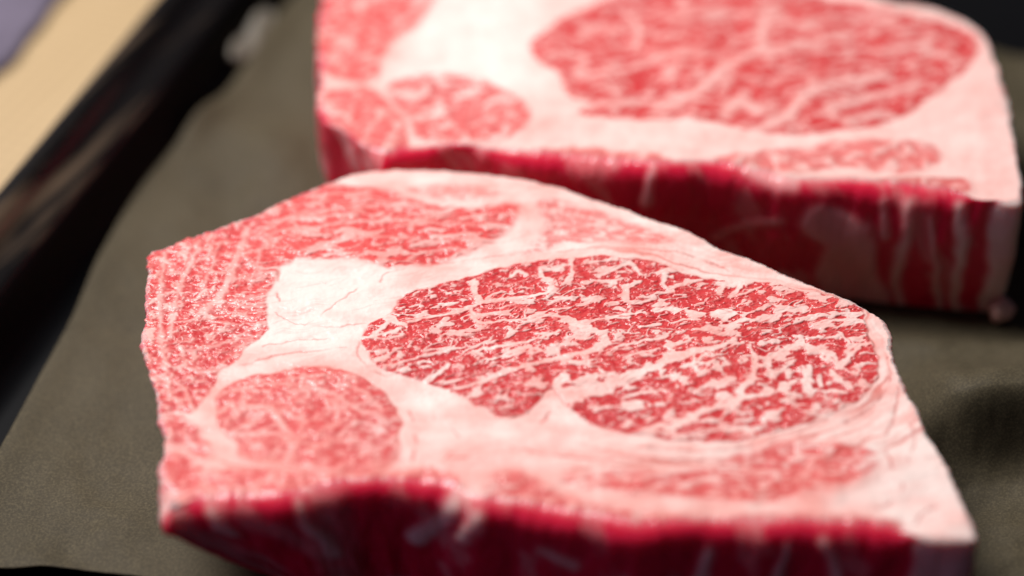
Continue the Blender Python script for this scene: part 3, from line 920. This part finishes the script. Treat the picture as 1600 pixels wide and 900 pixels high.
def build_paper():
    left = plan([(512, -60), (460, 0), (402, 80), (342, 165), (288, 218), (222, 295), (160, 395), (112, 505), (60, 600), (0, 708), (-70, 830), (-120, 880)], 0.0)
    left = catmull(left, 8, False)[::-1]              # from near to far
    n, m = 420, 520
    s = np.linspace(0, 1, n)
    d = np.concatenate([[0], np.cumsum(np.hypot(*np.diff(left, axis=0).T))]); d /= d[-1]
    L = np.stack([np.interp(s, d, left[:, 0]), np.interp(s, d, left[:, 1])], 1)
    rn = plan([(-120, 880), (0, 886), (95, 889), (190, 898), (400, 930), (900, 1000), (1750, 1040)], 0.0)
    rn = catmull(rn, 8, False)
    dn = np.concatenate([[0], np.cumsum(np.hypot(*np.diff(rn, axis=0).T))]); dn /= dn[-1]
    u = np.linspace(0, 1, m)
    Nn = np.stack([np.interp(u, dn, rn[:, 0]), np.interp(u, dn, rn[:, 1])], 1)
    far_r = plan([(1900, 120)], 0.0)[0]
    # Coons-like patch: near edge swept along the left edge
    S, U = np.meshgrid(s, u, indexing='ij')
    far = L[-1] + (far_r - L[-1]) * u[:, None]
    right = Nn[-1] + (far_r - Nn[-1]) * s[:, None]
    P = ((1 - U)[..., None] * L[:, None] + U[..., None] * right[:, None] + (1 - S)[..., None] * Nn[None] + S[..., None] * far[None]
         - ((1 - S) * (1 - U))[..., None] * Nn[0] - (S * (1 - U))[..., None] * L[-1] - ((1 - S) * U)[..., None] * Nn[-1] - (S * U)[..., None] * far_r)
    P = P.reshape(-1, 2)
    # pressed flat under the steaks
    fo = catmull(plan(F_OUT), 3); ro = catmull(plan(R_OUT), 3)
    clear = -np.maximum(poly_sdf(P, fo, 0.03), poly_sdf(P, ro, 0.03))
    free = sstep(-0.004, 0.020, clear)
    x, y = P[:, 0], P[:, 1]
    z = 0.0034 * fbm(x / 0.06, y / 0.06, 301, 3) + 0.0008 * fbm(x / 0.018, y / 0.018, 305, 3)
    # the ridge right of the front steak, a dip in front of it
    rl = plan([(1390, 612), (1470, 600), (1540, 606), (1680, 590)], 0.020)
    ridge = np.full(len(P), 9.0)
    c = catmull(rl, 6, False)
    for i in range(len(c) - 1):
        ridge = np.minimum(ridge, seg_dist(P, c[i], c[i + 1])[0])
    yc = np.interp(x, c[:, 0], c[:, 1])
    prof = np.where(y > yc, np.exp(-(ridge / 0.024) ** 2), np.exp(-(ridge / 0.010) ** 2))
    z = z + 0.021 * prof * sstep(c[0, 0] - 0.012, c[0, 0] + 0.022, x)
    # broad wave left of the far steak
    wl = plan([(270, 120), (380, 195), (500, 262)], 0.004)
    wv = np.full(len(P), 9.0)
    for i in range(2):
        wv = np.minimum(wv, seg_dist(P, wl[i], wl[i + 1])[0])
    z = z + 0.0060 * np.exp(-(wv / 0.013) ** 2)
    z = z * free
    # curled left edge, lifted in two places
    de = U.ravel() * 0.26
    px_y = S.ravel()
    z = z * (0.15 + 0.85 * sstep(0.0, 0.035, de))
    curl = np.exp(-(de / 0.006) ** 2)
    lift = np.zeros(len(P))
    for (qx, qy), hgt, wd in (((395, 60), 0.002, 0.018), ((285, 185), 0.002, 0.008)):
        q = plan([(qx, qy)], 0.0)[0]
        lift += hgt * np.exp(-(np.hypot(x - q[0], y - q[1]) / wd) ** 2)
    z = z + curl * (0.0015 + lift)
    for (qx, qy), hgt, wd in (((312, 190), 0.0028, 0.0065),):
        q = plan([(qx, qy)], 0.0)[0]
        along = (P - q) @ tdir; across = (P - q) @ tnor
        z = z + hgt * np.exp(-(across / wd) ** 2 - (along / (wd * 1.8)) ** 2)
    V = np.column_stack([P, z])
    idx = np.arange(n * m).reshape(n, m)
    F = np.stack([idx[:-1, :-1].ravel(), idx[:-1, 1:].ravel(), idx[1:, 1:].ravel(), idx[1:, :-1].ravel()], 1)
    o = mesh_obj('butcher_paper', V, F, M_PAPER)
    sol = o.modifiers.new('thickness', 'SOLIDIFY')
    sol.thickness = 0.00025
    sol.offset = -1
    tag(o, 'wrinkled olive brown butcher paper lying under both steaks', 'paper')
    return o


build_paper()

# ------------------------------------------------------------------ tray
def build_tray():
    """rectangular tray: profile swept round a rounded rectangle; local u along the left side, v into the tray"""
    origin = RIM_EDGE.mean(0)
    LEN_N, LEN_F, WID = 0.42, 0.34, 0.62

    def rrect(inset, rad, n=10):
        r = max(rad - inset, 0.004)
        x0, x1, y0, y1 = -LEN_N + inset, LEN_F - inset, inset, WID - inset
        out = []
        for cx, cy, a0 in ((x1 - r, y1 - r, 0), (x0 + r, y1 - r, 90), (x0 + r, y0 + r, 180), (x1 - r, y0 + r, 270)):
            for k in range(n + 1):
                a = math.radians(a0 + 90 * k / n)
                out.append((cx + r * math.cos(a), cy + r * math.sin(a)))
        return np.array(out)
    # profile from outside foot over the rolled rim to the floor (inset, z)
    prof = [(0.010, -0.005), (0.007, 0.004), (0.004, 0.014), (0.001, 0.019), (0.0, 0.0215), (0.001, 0.0236), (0.0030, 0.0248), (0.0055, 0.0246), (0.0075, 0.0232), (0.0088, 0.0205),
            (0.0102, 0.0190), (0.0125, 0.0180), (0.0160, 0.0172), (0.0180, 0.0158), (0.0195, 0.0120), (0.0215, 0.0060), (0.0235, 0.0005), (0.0265, -0.0030), (0.0310, -0.0042), (0.06, -0.0045)]
    V = []; rings = []
    for ins, z in prof:
        q = rrect(ins, 0.05)
        w = origin + q[:, :1] * tdir + q[:, 1:] * tnor
        rings.append(len(q)); V.append(np.column_stack([w, np.full(len(q), z)]))
    k = rings[0]
    V = np.vstack(V)
    F = []
    for i in range(len(prof) - 1):
        for j in range(k):
            F.append((i * k + j, i * k + (j + 1) % k, (i + 1) * k + (j + 1) % k, (i + 1) * k + j))
    F = np.array(F)[:, ::-1]
    root = bpy.data.objects.new('baking_tray', None)
    root.location = (origin[0], origin[1], -0.005)
    link(root)
    V = V - np.array(root.location)
    nrim = 13
    rimf = F[(F.min(1) // k) < nrim]; wallf = F[(F.min(1) // k) >= nrim]
    N = vert_normals(V, F)

    def sub(name, f, mat):
        u, inv = np.unique(f, return_inverse=True)
        return mesh_obj(name, V[u], inv.reshape(f.shape), mat, root, None, N[u])
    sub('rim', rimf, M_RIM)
    sub('inner_wall', wallf, M_TRAY)
    floor = V[(len(prof) - 1) * k:]
    mesh_obj('tray_floor', floor, [list(range(k))], M_TRAY, root, smooth=False)
    tag(root, 'black glossy baking tray with raised rim holding the paper and steaks', 'tray')


build_tray()

# ------------------------------------------------------------------ table and cloth beyond the tray
me = bpy.data.meshes.new('table_top')
S = 2.0
zt = -0.0056
me.from_pydata([(-S, -S, zt), (S, -S, zt), (S, S, zt), (-S, S, zt), (-S, -S, zt - 0.03), (S, -S, zt - 0.03), (S, S, zt - 0.03), (-S, S, zt - 0.03)], [],
               [(0, 1, 2, 3), (7, 6, 5, 4), (0, 4, 5, 1), (1, 5, 6, 2), (2, 6, 7, 3), (3, 7, 4, 0)])
me.materials.append(M_WOOD)
tag(link(bpy.data.objects.new('table_top', me)), kind='structure')


def build_cloth():
    a = plan([(95, 0), (0, 110)], zt)
    d = (a[0] - a[1]) / np.linalg.norm(a[0] - a[1])
    nrm = np.array([-d[1], d[0]])
    n, m = 90, 60
    S_, T_ = np.meshgrid(np.linspace(-0.12, 0.16, n), np.linspace(0, 0.16, m), indexing='ij')
    edge = 0.003 * fbm(S_ / 0.03, S_ * 0 + 0.3, 401, 2)
    P = a.mean(0) + S_[..., None] * d + (T_ + edge)[..., None] * nrm
    x, y = P[..., 0], P[..., 1]
    z = zt + 0.0025 + 0.004 * sstep(0, 0.012, T_) * (1 + fbm(x / 0.03, y / 0.03, 405, 3))
    V = np.column_stack([x.ravel(), y.ravel(), z.ravel()])
    idx = np.arange(n * m).reshape(n, m)
    F = np.stack([idx[:-1, :-1].ravel(), idx[1:, :-1].ravel(), idx[1:, 1:].ravel(), idx[:-1, 1:].ravel()], 1)
    o = mesh_obj('folded_cloth', V, F, M_CLOTH)
    sol = o.modifiers.new('thickness', 'SOLIDIFY'); sol.thickness = 0.002; sol.offset = -1
    tag(o, 'blurred lavender grey cloth on the wooden table in the top left corner', 'cloth')


build_cloth()


def highlight_curl(px, py, length, width, lift, label):
    """pale stand-in for a bright highlight: a leaf-shaped sheet bent about its long axis, leaning on the tray wall"""
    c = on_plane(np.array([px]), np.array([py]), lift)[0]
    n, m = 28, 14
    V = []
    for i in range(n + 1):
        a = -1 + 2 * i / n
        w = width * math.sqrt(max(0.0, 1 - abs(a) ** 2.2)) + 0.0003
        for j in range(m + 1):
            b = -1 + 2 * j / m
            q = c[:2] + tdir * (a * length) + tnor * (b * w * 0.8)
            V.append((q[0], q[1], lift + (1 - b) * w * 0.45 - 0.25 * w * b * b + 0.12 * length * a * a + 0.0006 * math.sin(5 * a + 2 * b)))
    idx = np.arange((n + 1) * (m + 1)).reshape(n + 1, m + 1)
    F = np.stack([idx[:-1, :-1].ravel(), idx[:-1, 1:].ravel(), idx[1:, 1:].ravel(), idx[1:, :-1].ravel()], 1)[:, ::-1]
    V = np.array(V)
    o = mesh_obj('pale_highlight_curl', V - c, F, M_HIGHLIGHT)
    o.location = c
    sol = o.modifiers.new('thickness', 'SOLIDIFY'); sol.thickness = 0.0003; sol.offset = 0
    tag(o, label, 'highlight curl', group='pale highlight curls by the tray wall')


M_HIGHLIGHT = simple_material('painted_highlight', (0.23, 0.205, 0.165), 0.45, 0.4, 200, 0.25)  # pale colour of the added curls, paints the bright highlights by the tray wall
highlight_curl(394, 62, 0.0150, 0.0038, 0.003, 'larger pale curl added for the highlight at the tray wall near the top edge')
highlight_curl(287, 184, 0.0028, 0.0016, 0.002, 'tiny tan curl added for the highlight on the sheet edge below the larger curl')
